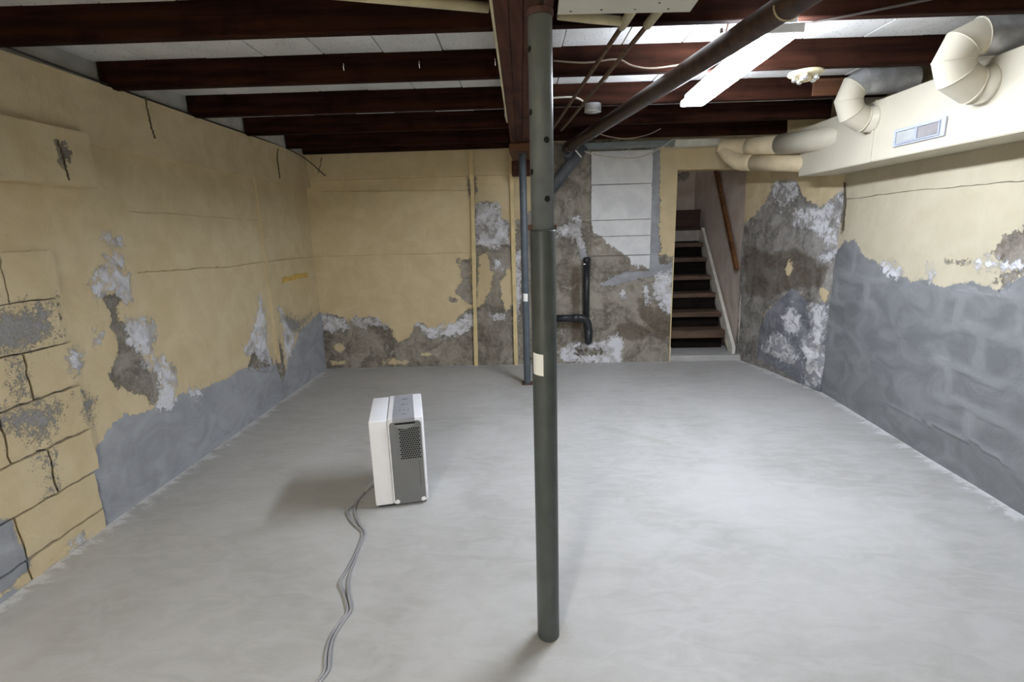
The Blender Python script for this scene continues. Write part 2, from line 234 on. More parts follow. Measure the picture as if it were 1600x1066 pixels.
def box(x0, x1, y0, y1, z0, z1, bev=0.0, seg=2, bm=None):
    b = bmesh.new()
    vs = [b.verts.new((x, y, z)) for z in (z0, z1) for y in (y0, y1) for x in (x0, x1)]
    for f in ((0, 2, 3, 1), (4, 5, 7, 6), (0, 1, 5, 4), (2, 6, 7, 3), (0, 4, 6, 2), (1, 3, 7, 5)): b.faces.new([vs[i] for i in f])
    if bev: bmesh.ops.bevel(b, geom=b.edges[:], offset=bev, segments=seg, affect='EDGES', profile=.5)
    if bm is None: return b
    me = bpy.data.meshes.new('tmp'); b.to_mesh(me); b.free(); bm.from_mesh(me); bpy.data.meshes.remove(me)
    return bm
def smooth_path(pts, k=6):
    pts = [Vector(p) for p in pts]; out = []
    P = [pts[0]] + pts + [pts[-1]]
    for i in range(1, len(P) - 2):
        a, b, c, d = P[i - 1:i + 3]
        for j in range(k):
            t = j / k
            out.append(.5 * ((2 * b) + (c - a) * t + (2 * a - 5 * b + 4 * c - d) * t * t + (3 * b - a - 3 * c + d) * t ** 3))
    return out + [pts[-1]]
def tube(pts, r, n=12, bm=None, smooth=0, cap=True):
    if smooth:
        if isinstance(r, (list, tuple)):
            r = [r[min(i // smooth, len(r) - 2)] * (1 - (i / smooth - min(i // smooth, len(r) - 2))) + r[min(i // smooth, len(r) - 2) + 1] * (i / smooth - min(i // smooth, len(r) - 2)) for i in range((len(pts) - 1) * smooth + 1)]
        pts = smooth_path(pts, smooth)
    pts = [Vector(p) for p in pts]; bm = bm or bmesh.new(); rings = []; up = None
    for i, p in enumerate(pts):
        if i == 0: d = pts[1] - p
        elif i == len(pts) - 1: d = p - pts[i - 1]
        else: d = (pts[i + 1] - p).normalized() + (p - pts[i - 1]).normalized()
        d.normalize()
        if up is None: up = Vector((0, 0, 1)) if abs(d.z) < .9 else Vector((1, 0, 0))
        s = d.cross(up).normalized(); up = s.cross(d).normalized()
        rr = r[i] if isinstance(r, (list, tuple)) else r
        k = 1.0
        if 0 < i < len(pts) - 1:
            ca = (pts[i + 1] - p).normalized().dot(d); k = 1 / max(ca, .6)
            t = ((pts[i + 1] - p).normalized() - (p - pts[i - 1]).normalized())
            tn = t.normalized() if t.length > 1e-5 else None
        else: tn = None
        ring = []
        for j in range(n):
            a = 2 * math.pi * j / n; q = s * math.cos(a) * rr + up * math.sin(a) * rr
            if tn: q += tn * q.dot(tn) * (k - 1)
            ring.append(bm.verts.new(p + q))
        rings.append(ring)
    for a, b in zip(rings, rings[1:]):
        for j in range(n): bm.faces.new((a[j], a[(j + 1) % n], b[(j + 1) % n], b[j]))
    if cap: bm.faces.new(rings[0][::-1]); bm.faces.new(rings[-1])
    return bm
def lathe(prof, n=24, bm=None, loc=(0, 0, 0)):
    bm = bm or bmesh.new(); rings = []
    for r, z in prof: rings.append([bm.verts.new((loc[0] + r * math.cos(2 * math.pi * j / n), loc[1] + r * math.sin(2 * math.pi * j / n), loc[2] + z)) for j in range(n)])
    for a, b in zip(rings, rings[1:]):
        for j in range(n): bm.faces.new((a[j], a[(j + 1) % n], b[(j + 1) % n], b[j]))
    bm.faces.new(rings[0][::-1]); bm.faces.new(rings[-1])
    return bm
def prism(poly, fn, d0, d1):
    # poly in 2D, fn(u, v, d) -> point; closed solid between depths d0 and d1
    bm = bmesh.new(); a = [bm.verts.new(fn(u, v, d0)) for u, v in poly]; b = [bm.verts.new(fn(u, v, d1)) for u, v in poly]
    n = len(poly); bm.faces.new(a); bm.faces.new(b[::-1])
    for i in range(n): bm.faces.new((a[i], b[i], b[(i + 1) % n], a[(i + 1) % n]))
    bmesh.ops.recalc_face_normals(bm, faces=bm.faces[:])
    return bm
rngs = np.random.RandomState(11); TAB = rngs.rand(256, 256)
def vnoise(x, y, sc, oct=3):
    out = np.zeros_like(x); amp = 1.0; tot = 0
    for _ in range(oct):
        X = x * sc + 37.3; Y = y * sc + 11.7; xi = np.floor(X).astype(int); yi = np.floor(Y).astype(int)
        fx = X - xi; fy = Y - yi; fx = fx * fx * (3 - 2 * fx); fy = fy * fy * (3 - 2 * fy)
        g = lambda i, j: TAB[(xi + i) % 256, (yi + j) % 256]
        out += amp * ((g(0, 0) * (1 - fx) + g(1, 0) * fx) * (1 - fy) + (g(0, 1) * (1 - fx) + g(1, 1) * fx) * fy)
        tot += amp; amp *= .5; sc *= 2.1
    return out / tot - .5
def sdf(P, poly):
    A = np.array(poly, float); Bp = np.roll(A, -1, 0); d = np.full(len(P), 9e9); ins = np.zeros(len(P), bool)
    for a, b in zip(A, Bp):
        ab = b - a; L = ab @ ab + 1e-12; t = np.clip(((P - a) @ ab) / L, 0, 1)
        q = P - a - t[:, None] * ab; d = np.minimum(d, (q * q).sum(1))
        c = (a[1] > P[:, 1]) != (b[1] > P[:, 1])
        xx = a[0] + (P[:, 1] - a[1]) * ab[0] / (ab[1] if abs(ab[1]) > 1e-9 else 1e-9)
        ins ^= c & (P[:, 0] < xx)
    d = np.sqrt(d); return np.where(ins, d, -d)
LAYERS = ('bare', 'white', 'parge', 'worn', 'stain')
def layer_values(P, M):
    out = {}
    for l in LAYERS:
        v = np.full(len(P), -.3)
        for poly in M.get(l, []): v = np.maximum(v, sdf(P, poly))
        for poly in M.get(l + '_hole', []): v = np.minimum(v, -sdf(P, poly))
        out[l] = np.clip(v, -.3, .3)
    return out
def set_attr(me, name, vals):
    a = me.attributes.new(name, 'FLOAT', 'POINT'); a.data.foreach_set('value', np.asarray(vals, np.float32))
def wall_slab(name, fr, u0, u1, z0, z1, mat, M, off=0.0, thick=.06, res=.02, rough=.004, ridge=None, parent=None, holes=(), jag=0.0, bulge=0.0):
    # fr(u) -> (point xy, inward normal xy); front face a displaced grid, with side skirts back to the wall's body
    nu = max(2, int(round((u1 - u0) / res)) + 1); nz = max(2, int(round((z1 - z0) / res)) + 1)
    U, Z = np.meshgrid(np.linspace(u0, u1, nu), np.linspace(z0, z1, nz), indexing='ij')
    U = U.ravel(); Z = Z.ravel(); P = np.stack([U, Z], 1); lv = layer_values(P, M)
    dsp = rough * 2 * vnoise(U, Z, 2.0, 3) + rough * .8 * vnoise(U + 9, Z, 11, 3)
    dsp -= np.clip(lv['bare'] * .25, 0, .006); dsp += np.clip(lv['parge'] * .2, 0, .005) + np.clip(lv['white'] * .15, 0, .003)
    if bulge: dsp += bulge * (vnoise(U, Z, 3.0, 4) * 2)
    rv = np.zeros(len(U))
    if ridge is not None: rv = ridge(U, Z, lv); dsp += .006 * rv
    o, nrm = fr(U)
    if jag:
        ed = (np.minimum.reduce([U - u0, u1 - U, Z - z0, z1 - Z]) < 1e-6)
        U = U + np.where(ed, jag * vnoise(U * 3, Z * 3, 9, 2) * 2, 0); Z = Z + np.where(ed, jag * vnoise(U * 3 + 5, Z * 3, 9, 2) * 2, 0)
        o, nrm = fr(U)
    X = o[0] + nrm[0] * (off + dsp); Y = o[1] + nrm[1] * (off + dsp)
    F = np.stack([X, Y, Z], 1)
    Bk = np.stack([o[0] + nrm[0] * (off - thick), o[1] + nrm[1] * (off - thick), Z], 1)
    idx = np.arange(nu * nz).reshape(nu, nz)
    q = np.stack([idx[:-1, :-1], idx[1:, :-1], idx[1:, 1:], idx[:-1, 1:]], -1).reshape(-1, 4)
    uc = (u0 + (u1 - u0) * (np.arange(nu - 1) + .5) / (nu - 1)); zc = (z0 + (z1 - z0) * (np.arange(nz - 1) + .5) / (nz - 1))
    keep = np.ones((nu - 1, nz - 1), bool)
    for (a, b, c, d) in holes: keep &= ~((uc[:, None] > a) & (uc[:, None] < b) & (zc[None, :] > c) & (zc[None, :] < d))
    q = q[keep.ravel()]
    border = np.concatenate([idx[:, 0], idx[-1, 1:], idx[-2::-1, -1], idx[0, -2:0:-1]])
    nb = len(border); base = nu * nz
    verts = np.concatenate([F, Bk[border]])
    faces = q.tolist()
    for i in range(nb):
        j = (i + 1) % nb; faces.append([int(border[j]), int(border[i]), base + i, base + j])
    faces.append([base + i for i in range(nb)][::-1]) if not holes else None
    me = bpy.data.meshes.new(name); me.from_pydata(verts.tolist(), [], faces)
    for l in LAYERS: set_attr(me, l, np.concatenate([lv[l], lv[l][border]]))
    set_attr(me, 'ridge', np.concatenate([rv, rv[border]]))
    bm = bmesh.new(); bm.from_mesh(me); bmesh.ops.recalc_face_normals(bm, faces=bm.faces[:])
    # the front grid must look into the room
    bm.faces.ensure_lookup_table(); f = bm.faces[0]; bm.normal_update()
    u = np.array([u0]); nn = fr(u)[1]
    if f.normal.x * nn[0].ravel()[0] + f.normal.y * nn[1].ravel()[0] < 0: bmesh.ops.reverse_faces(bm, faces=bm.faces[:])
    bm.to_mesh(me); bm.free()
    return obj(name, me, mat, parent, smooth=False)
def line_frame(a, b, inward, param):
    a = np.array(a, float); b = np.array(b, float); d = b - a; L = np.linalg.norm(d); d /= L
    n = np.array([-d[1], d[0]]); n = n if n @ np.array(inward) > 0 else -n
    def fr(u):
        u = np.asarray(u, float)
        if param == 'x': t = (u - a[0]) / d[0]
        elif param == 'y': t = (u - a[1]) / d[1]
        else: t = u
        return (a[0] + d[0] * t, a[1] + d[1] * t), (np.full_like(u, n[0]), np.full_like(u, n[1]))
    return fr
FL = line_frame((-2.29, 5.10), (-2.195, 2.145), (1, 0), 'y')
FB = line_frame((-2.29, 5.10), (1.36, 5.20), (0, -1), 'x')
FR = line_frame((2.36, 4.15), (2.295, 2.266), (-1, 0), 'y')
FC = line_frame((2.36, 4.15), (2.07, 5.30), (-1, -.2), 't')
def on(fr, u, off=0.0):
    o, n = fr(np.array([u])); return float(o[0][0] + n[0][0] * off), float(o[1][0] + n[1][0] * off)
def ribbon(name, fr, pts, w, off, mat, parent):
    # a narrow irregular fissure lying on the wall
    pp = smooth_path([(u, z, 0) for u, z in pts], 8); bm = bmesh.new(); prev = None
    for i, p in enumerate(pp):
        j = 1 if 0 < i < len(pp) - 1 else 0
        u = p.x + j * random.uniform(-.004, .004); z = p.y + j * random.uniform(-.004, .004); ww = w * random.uniform(.35, 1.1)
        d = (pp[min(i + 1, len(pp) - 1)] - pp[max(i - 1, 0)]).normalized()
        a = (u - d.y * ww, z + d.x * ww); b = (u + d.y * ww, z - d.x * ww); q = []
        for (s, t) in (a, b):
            x, y = on(fr, s, off); q.append(bm.verts.new((x, y, t)))
        for (s, t) in (a, b):
            x, y = on(fr, s, off - .012); q.append(bm.verts.new((x, y, t)))
        if prev:
            bm.faces.new((prev[0], prev[1], q[1], q[0])); bm.faces.new((prev[0], q[0], q[2], prev[2])); bm.faces.new((prev[1], prev[3], q[3], q[1]))
        prev = q
    bmesh.ops.recalc_face_normals(bm, faces=bm.faces[:])
    return obj(name, bm, mat, parent)

# ---------------------------------------------------------------- floor
def build_floor():
    x = np.arange(-2.6, 2.61, .04); y = np.arange(-2.64, 5.34, .04)
    X, Y = np.meshgrid(x, y, indexing='ij'); X = X.ravel(); Y = Y.ravel(); P = np.stack([X, Y], 1)
    Z = .004 * vnoise(X, Y, 1.2, 3)
    idx = np.arange(len(x) * len(y)).reshape(len(x), len(y))
    q = np.stack([idx[:-1, :-1], idx[1:, :-1], idx[1:, 1:], idx[:-1, 1:]], -1).reshape(-1, 4)
    me = bpy.data.meshes.new('floor'); me.from_pydata(np.stack([X, Y, Z], 1).tolist(), [], q.tolist())
    dl = X - (-2.29 + (5.10 - Y) * .0321); db = (5.10 + (X + 2.29) * .0274) - Y
    dr = np.where(Y < 4.15, (2.295 + (Y - 2.266) * .0345) - X, (2.36 - (Y - 4.15) * .252) - X)
    dust = np.maximum.reduce([.075 - dl, .03 - db, .075 - dr])
    set_attr(me, 'dust', np.clip(dust, -.3, .3))
    st = np.full(len(X), -.3)
    for poly in ([(-.06, 1.44), (.09, 1.44), (.10, 1.57), (-.05, 1.58)], [(-.25, 4.40), (-.05, 4.40), (-.06, 4.56), (-.3, 4.6)],
                 [(.45, 3.35), (.85, 3.08), (.86, 3.13), (.5, 3.42)], [(-1.72, 1.67), (-1.67, 1.67), (-1.67, 1.71), (-1.72, 1.71)]): st = np.maximum(st, sdf(P, poly))
    set_attr(me, 'stain', st)
    return struct(obj('floor', me, MT['floor'], smooth=True), 'pale grey worn concrete floor with white salt along the walls', 'floor')
build_floor()

# ---------------------------------------------------------------- walls
ML, MB, MR, MC = MASKS['left'], MASKS['back'], MASKS['right'], MASKS['corner']
BLK_Z = [0.0, .10, .302, .515, .74, .95, 1.16, 1.37]
BLK_END = 2.19
MLw = dict(ML); MLw['bare'] = ML['bare'] + [[(.45, .0), (BLK_END - .03, .0), (BLK_END - .03, 1.34), (.45, 1.34)]]
wl = struct(wall_slab('wall_left', FL, -2.6, 5.14, -.02, 1.90, MT['wl'], MLw, res=.018, rough=.006),
            'peeling yellow painted basement wall with grey cement patch along its foot', 'wall')
MLb = {k: v for k, v in ML.items() if k != 'parge'}; MLb['parge'] = ML['parge'][1:]
joints = [[1.36, 1.76], [1.36, 1.762], [1.555, 1.955], [1.40, 1.80], [1.555, 1.955], [1.35, 1.755], [1.555, 1.952]]
for r in range(7):
    js = [joints[r][0] - .40] + joints[r] + [joints[r][1] + .40]
    for a, b in zip(js, js[1:]):
        b = min(b, BLK_END)
        if b - a < .05: continue
        g = .0055 if r < 5 else .003
        wall_slab('cinder_block', FL, a + g, b - g, BLK_Z[r] + (g if r else 0), BLK_Z[r + 1] - g, MT['wl'], MLb, off=.013 + random.uniform(-.002, .003), thick=.03, res=.03, rough=.005, parent=wl, jag=.009)
band = wall_slab('upper_band', FL, -2.6, 5.12, 1.862, 2.165, MT['wl'], {}, off=.05, thick=.13, res=.03, rough=.008, parent=wl)
pad = wall_slab('bearing_pad', FL, 1.2, 2.43, 1.655, 1.90, MT['wl'], {'bare': ML['bare'][3:4]}, off=.085, thick=.14, res=.02, rough=.008, parent=wl)
rib = wall_slab('vertical_seam', line_frame((-2.29, 5.10), (-2.195, 2.145), (1, 0), 'y'), 4.085, 4.115, .33, 1.86, MT['wl'], {'bare': [], 'stain': []}, off=.016, thick=.03, res=.03, rough=.004, parent=wl)
for k, c in enumerate(CR['left']):
    ribbon('crack', FL, c, .004 if k < 3 else .002, (.058, .058, .093, .007, .007)[k], MT['crack'] if k < 3 else MT['seam'], wl)
ox, oz = (4.35, 4.86), (1.085, 1.028)
me = wall_slab('paint_smear', FL, 4.36, 4.88, 1.00, 1.045, MT['ochre'], {}, off=.008, thick=.01, res=.06, rough=.001, parent=wl, jag=.012)
struct(obj('trim_1', box(-2.34, -2.225, -2.6, 5.05, 2.168, 2.295), MT['rim']), 'pale rim board between joist ends on top of yellow wall', 'board')

MBw = dict(MB)
wb = struct(wall_slab('wall_back', FB, -2.33, 2.12, -.02, 2.26, MT['wl'], MBw, res=.016, rough=.006, thick=.16, holes=[(1.368, 3.0, -1, 1.922)]),
            'far basement wall, yellow paint peeling off brown concrete', 'wall')
wall_slab('upper_band', FB, -2.29, -.02, 1.925, 2.165, MT['wl'], {}, off=.05, thick=.06, res=.03, rough=.006, parent=wb)
for c in CR['back'][:2]: ribbon('seam_line', FB, c, .0028, .007, MT['seam'], wb)
ribbon('crack', FB, CR['back'][2], .004, .056, MT['crack'], wb)
from_w = {'bare': [[(0, 0), (2, 0), (2, 3), (0, 3)]], 'bare_hole': [WPOLY]}
for z0, z1 in ((.955, 1.113), (1.121, 1.305), (1.311, 1.463), (1.470, 1.801), (1.809, 2.115)):
    wall_slab('white_block', FB, .532, 1.122, z0, z1, MT['ww'], from_w, off=.014, thick=.03, res=.02, rough=.004, parent=wb)
# rough bedding around the doorway reveal
obj('door_reveal', prism([(1.368, 0), (1.368, 1.922), (2.075, 1.922), (2.075, 1.93), (1.36, 1.93), (1.36, 0)], lambda u, v, d: (u, on(FB, u)[1] + d, v), -.004, .16), MT['batten'], wb)

def ridge_fn(U, Z, lv):
    U = U + .10 * vnoise(U, Z, 2.5, 2) + .05 * vnoise(U + 7, Z, 9, 2); Z = Z + .10 * vnoise(U + 4, Z, 2.5, 2) + .05 * vnoise(U + 17, Z, 9, 2)
    row = np.floor((Z + .03) / .205); zz = (Z + .03) / .205 - row; uu = (U + .2 * (row % 2)) / .41; uu = uu - np.floor(uu)
    jit = vnoise(U, Z, 7, 3) * .5
    d = np.minimum(np.minimum(zz, 1 - zz) * .205, np.minimum(uu, 1 - uu) * .41) + jit * .05
    k = np.clip(1 - d / .045, 0, 1); gate = np.clip(vnoise(U + 3, Z, 2.2, 2) * 6 + .35, 0, 1)
    return np.clip(k * 1.6, 0, 1) * gate * (lv['parge'] > .03) * (Z > .18)
wr = struct(wall_slab('wall_right', FR, -2.6, 4.16, -.02, 2.30, MT['wr'], MR, res=.018, rough=.006, ridge=ridge_fn),
            'cream wall with grey trowelled cement covering its lower half', 'wall')
ribbon('crack', FR, CR['right'][0], .0013, .006, MT['crack'], wr); ribbon('crack', FR, CR['right'][1], .009, .006, MT['crack'], wr)
wc = struct(wall_slab('wall_corner', FC, 0.0, 1.19, -.02, 2.30, MT['wc'], MC, res=.014, rough=.010, bulge=.022, thick=.1),
            'crumbling rough wall section with white salt bloom beside the stairs', 'wall')

FW = line_frame((-2.2, -2.6), (2.3, -2.6), (0, 1), 'x')
struct(wall_slab('wall_rear', FW, -2.25, 2.3, -.02, 2.32, MT['wl'], {'parge': [[(-3, -1), (3, -1), (3, .7), (1, .5), (-1, .75), (-3, .6)]]}, res=.05, rough=.006),
       'yellow painted wall with grey cement foot behind the viewer', 'wall')

# ---------------------------------------------------------------- ceiling, joists, girder
SK = .045                                     # joists run slightly askew
ceil = struct(obj('ceiling', box(-2.5, 2.6, -2.65, 5.35, 2.315, 2.40), MT['sub']), 'grey boarded underside of the floor above', 'ceiling')
JY = [-1.54, -.92, -.30, .33, .95, 1.575, 2.195, 2.825, 3.49, 4.12, 4.765]      # rear face at X = 0
tile_me = None
JT = .044
for a, b in zip(JY[1:], JY[2:] + [5.16]):
    if b < 1.2: continue
    L = (b - JT) - a - .012; bm = box(-.147, .147, -L / 2, L / 2, 0, .014, .002, 1)
    me = bpy.data.meshes.new('ceiling_tile'); bm.to_mesh(me); bm.free(); me.materials.append(MT['tile'])
    for k in range(-8, 8):
        x = k * .2985 + .0
        if x < -2.15 or x > 2.3: continue
        o = obj('ceiling_tile', me, None, ceil); yc = (a + b - JT) / 2 + SK * x
        o.location = (x, yc, 2.286 + random.uniform(-.002, .002)); o.rotation_euler = (0, 0, math.atan(SK))
def girder_x(y): return -.122 - (y - 1.52) * .0311     # left edge of the girder
ORD = {1: 'farthest behind the viewer', 2: 'second farthest behind the viewer', 3: 'just behind the viewer', 4: 'straight above the viewer', 5: 'just before the first one in view'}
def joist(x0, x1, yr, label, zb=2.16, mat='joist', group=None):
    xm = (x0 + x1) / 2; L = (x1 - x0)
    bm = box(-L / 2, L / 2, -JT, 0, 0, .155, .004, 1)
    for v in bm.verts: v.co.z += .003 * math.sin(v.co.x * 2.1 + yr * 5)
    o = obj('floor_joist', bm, MT[mat]); o.location = (xm, yr + SK * xm, zb); o.rotation_euler = (0, 0, math.atan(SK))
    return tag(o, label, 'joist', group)
jl = {}; nvis = 0
names_l = {5: 'dark brown joist left of the girder, nearest in view', 6: 'dark brown joist left of the girder carrying a row of three small hooks',
           7: 'dark brown joist left of the girder, third from the camera', 8: 'dark brown joist left of the girder, fourth from the camera',
           9: 'dark brown joist left of the girder, next to the end joist at the far wall'}
names_r = {5: 'brown joist right of the girder, nearest in view, above the near end of the lamp', 6: 'brown joist right of the girder, second away, above the round lampholder',
           7: 'brown joist right of the girder, third away, with an orange-brown repair board', 8: 'brown joist right of the girder, fourth away, just beyond the lit lamp', 9: 'brown joist right of the girder, farthest, over the white painted blocks'}
for i, yr in enumerate(JY):
    if i < 1: continue
    gl = girder_x(yr); gr = gl + .195
    jl[i - 1] = joist(-2.222, gl - .004, yr, names_l.get(i - 1, 'dark brown joist left of the girder, overhead, %s' % ORD.get(i, '')), group='joists left of the girder')
    jl[i + 99] = joist(gr + .004, 2.22, yr, names_r.get(i - 1, 'brown joist right of the girder, overhead, %s' % ORD.get(i, '')), group='joists right of the girder')
joist(-2.222, girder_x(5.1) - .004, 5.085, 'dark end joist lying against the top of the far yellow wall')
for px in (-.96, -.58, -.20):
    bm = tube([(px, 0, 0), (px, -.022, .0), (px, -.028, -.014), (px, -.022, -.03)], .003, 6)
    o = obj('hook', bm, MT['screw'], jl[6]); xm = jl[6].location.x; o.location = (-xm, -JT, .075)
rb = obj('repair_board', box(.62, 1.02, -JT - .012, -JT - .0005, .01, .11, .002, 1), MT['block'], jl[107])
gd = thing('support_beam', 'built-up brown girder of long planks resting on both steel posts', 'beam')
for k in range(4):
    me = bmesh.new(); y0, y1 = .2, 5.09
    def P(x, y, z): return (girder_x(y) + x, y, z)
    vs = [me.verts.new(P(x, y, z)) for z in (2.098 + .0015 * (k % 2), 2.305) for y in (y0, y1) for x in (.0005 + .0486 * k, .0481 + .0486 * k)]
    for f in ((0, 2, 3, 1), (4, 5, 7, 6), (0, 1, 5, 4), (2, 6, 7, 3), (0, 4, 6, 2), (1, 3, 7, 5)): me.faces.new([vs[i] for i in f])
    bmesh.ops.bevel(me, geom=me.edges[:], offset=.003, segments=1, affect='EDGES')
    obj('plank', me, MT['girder'], gd)
bm = bmesh.new(); vs = [bm.verts.new((girder_x(y) + x, y, z)) for z in (2.100, 2.135) for y in (.2, 3.6) for x in (-.010, -.0005)]
for f in ((0, 2, 3, 1), (4, 5, 7, 6), (0, 1, 5, 4), (2, 6, 7, 3), (0, 4, 6, 2), (1, 3, 7, 5)): bm.faces.new([vs[i] for i in f])
s = obj('edge_strip', bm, MT['beige'], gd); s['label'] = 'thin pale strip along the girder edge'
obj('metal_plate', box(girder_x(3.55) - .012, girder_x(3.55) - .0015, 3.40, 3.62, 2.105, 2.155, .002, 1), MT['galv'], gd)
bk = tag(obj('bearing_block', box(-.225, -.03, 4.38, 5.04, 2.035, 2.096, .004, 1), MT['block']), 'orange-brown wood block packed between the thin rear post and the girder', 'wood block')
bk2 = tag(obj('bearing_block', box(-.235, -.03, 4.98, 5.085, 1.90, 2.033, .004, 1), MT['girder']), 'brown wood block on the far wall beneath the girder end', 'wood block')
struct(obj('trim_2', box(1.285, 1.80, 5.02, 5.15, 2.118, 2.178, .004, 1), MT['trimw']), 'white painted sill board above the doorway', 'board')
struct(obj('trim_3', box(.43, 1.28, 5.02, 5.15, 2.13, 2.176, .004, 1), MT['trimg']), 'dull grey sill board above the white painted blocks', 'board')

# ---------------------------------------------------------------- steel posts
pt = thing('support_post', 'thick grey-green telescoping steel post standing in the foreground', 'post', (.015, 1.514, 0))
obj('lower_tube', lathe([(.037, 0), (.038, .002), (.038, 1.392), (.0365, 1.396)], 40), MT['steel'], pt, True)
obj('upper_tube', lathe([(.0335, 1.38), (.0335, 1.955), (.032, 1.958)], 40), MT['steelu'], pt, True)
obj('cap_plate', lathe([(.036, 1.958), (.037, 1.960), (.037, 1.972), (.035, 1.974)], 32), MT['redrust'], pt)
obj('jack_screw', tube([(0, 0, 1.97), (0, 0, 2.088)], .014, 16), MT['cast'], pt, True)
obj('head_plate', box(-.075, .05, -.06, .06, 2.086, 2.0965, .002, 1), MT['redrust'], pt)
def hole(z, deg, r=.0335, rad=.0088):
    a = math.radians(deg); bm = bmesh.new(); n = 16; c = bm.verts.new((math.sin(a) * (r + .0006), -math.cos(a) * (r + .0006), z)); ring = []
    for j in range(n):
        t = 2 * math.pi * j / n; aa = a + math.cos(t) * rad / r
        ring.append(bm.verts.new((math.sin(aa) * (r + .0006), -math.cos(aa) * (r + .0006), z + math.sin(t) * rad)))
    for j in range(n): bm.faces.new((c, ring[j], ring[(j + 1) % n]))
    return bm
for z, d in ((1.716, -60), (1.641, 25), (1.558, -60), (1.483, 25), (1.875, -60), (1.80, 205), (1.64, 205)): obj('pin_hole', hole(z, d), MT['black'], pt)
obj('locking_bolt', tube([(-.042, -.010, 1.405), (-.037, -.009, 1.405), (.037, .004, 1.405), (.041, .004, 1.405)], [.008, .008, .006, .007], 10), MT['rust'], pt, True)
def sticker(r, a0, a1, z0, z1, n=8):
    bm = bmesh.new(); prev = None
    for j in range(n + 1):
        a = math.radians(a0 + (a1 - a0) * j / n); dz = .004 * j / n
        q = [bm.verts.new((math.sin(a) * rr, -math.cos(a) * rr, z)) for rr in (r, r + .0008) for z in (z0 - dz, z1 - dz)]
        if prev: bm.faces.new((prev[2], prev[3], q[3], q[2])); bm.faces.new((prev[1], q[1], q[3], prev[3])); bm.faces.new((prev[0], prev[2], q[2], q[0]))
        prev = q
    bmesh.ops.recalc_face_normals(bm, faces=bm.faces[:]); return bm
s = obj('label_sticker', sticker(.0382, -62, -6, .965, 1.032), MT['paper'], pt); s['label'] = 'curling white paper sticker with faint print'
p2 = thing('support_post', 'thin blue-grey steel post standing just before the far wall', 'post', (-.118, 4.479, 0))
obj('tube', lathe([(.030, .004), (.031, .008), (.031, 2.022), (.03, 2.025)], 32), MT['steelb'], p2, True)
obj('base_plate', box(-.05, .05, -.05, .05, 0, .008, .002, 1), MT['rust'], p2)
obj('head_plate', box(-.05, .05, -.06, .06, 2.025, 2.0345, .002, 1), MT['rust'], p2)
obj('label_sticker', sticker(.0312, -40, 40, .775, .845), MT['paper'], p2)
obj('locking_bolt', tube([(-.034, -.004, .24), (.046, 0, .24)], .008, 8), MT['abs'], p2)

# ---------------------------------------------------------------- lamp
def fluorescent(loc, rz, label, lens='lens', h=.035):
    lp = thing('fluorescent_lamp', label, 'lamp', loc, rz)
    obj('housing', box(-.045, .045, -.575, .575, h + .0005, .069, .003, 1), MT['fix'], lp)
    obj('lens', box(-.067, .067, -.572, .572, 0 if h > .02 else h - .006, h, .010 if h > .02 else .001, 3), MT[lens], lp)
    if h < .02:
        for s_ in (-1, 1): obj('assumed_lamp_skirt', box(min(s_ * .0675, s_ * .0705), max(s_ * .0675, s_ * .0705), -.572, .572, -.03, .06), MT['fix'], lp)  # skirts added only on the assumed rear lamp, shading the upper walls
    for s_ in (-1, 1): obj('end_cap', box(-.066, .066, min(s_ * .573, s_ * .588), max(s_ * .573, s_ * .580), .002, h - .001, .002, 2), MT['fix'], lp)
fluorescent((.9375, 2.72, 2.09), .006, 'lit fluorescent ceiling lamp glowing white beside the brown drain pipe')
fluorescent((-.9, -1.9, 2.09), .0, 'assumed lit fluorescent ceiling lamp added in the unseen part of the basement behind the viewer', 'lens_assumed', .012)  # unseen lamp assumed behind the viewer to brighten near floor and dehumidifier front

# ---------------------------------------------------------------- duct bulkhead and ducts
dk = thing('duct_box', 'long cream boxed duct along the top of the right wall', 'duct', (0, 0, 0))
def wx(y): return on(FR, y)[0]
bm = prism([(2.05, -2.55), (2.05, 4.24), (wx(4.14) - .012, 4.24), (wx(4.14) - .012, 4.10), (wx(-2.55) - .012, -2.55)], lambda u, v, d: (u, v, d), 1.745, 2.098)
bmesh.ops.bevel(bm, geom=[e for e in bm.edges if abs(e.verts[0].co.x - 2.05) < 1e-4 and abs(e.verts[1].co.x - 2.05) < 1e-4], offset=.004, segments=2, affect='EDGES')
obj('casing', bm, MT['cream'], dk)
for yy in (1.55, 3.36): obj('joint_flange', box(2.044, 2.0497, yy, yy + .018, 1.747, 2.10, .0012, 1), MT['cream'], dk)
vt = thing('air_register', 'small pale blue-white vent register on the cream duct box', 'vent', (2.05, 2.975, 1.847))
bm = box(-.012, -.0005, -.187, .187, -.047, .047, .004, 2); obj('frame', bm, MT['vent'], vt)
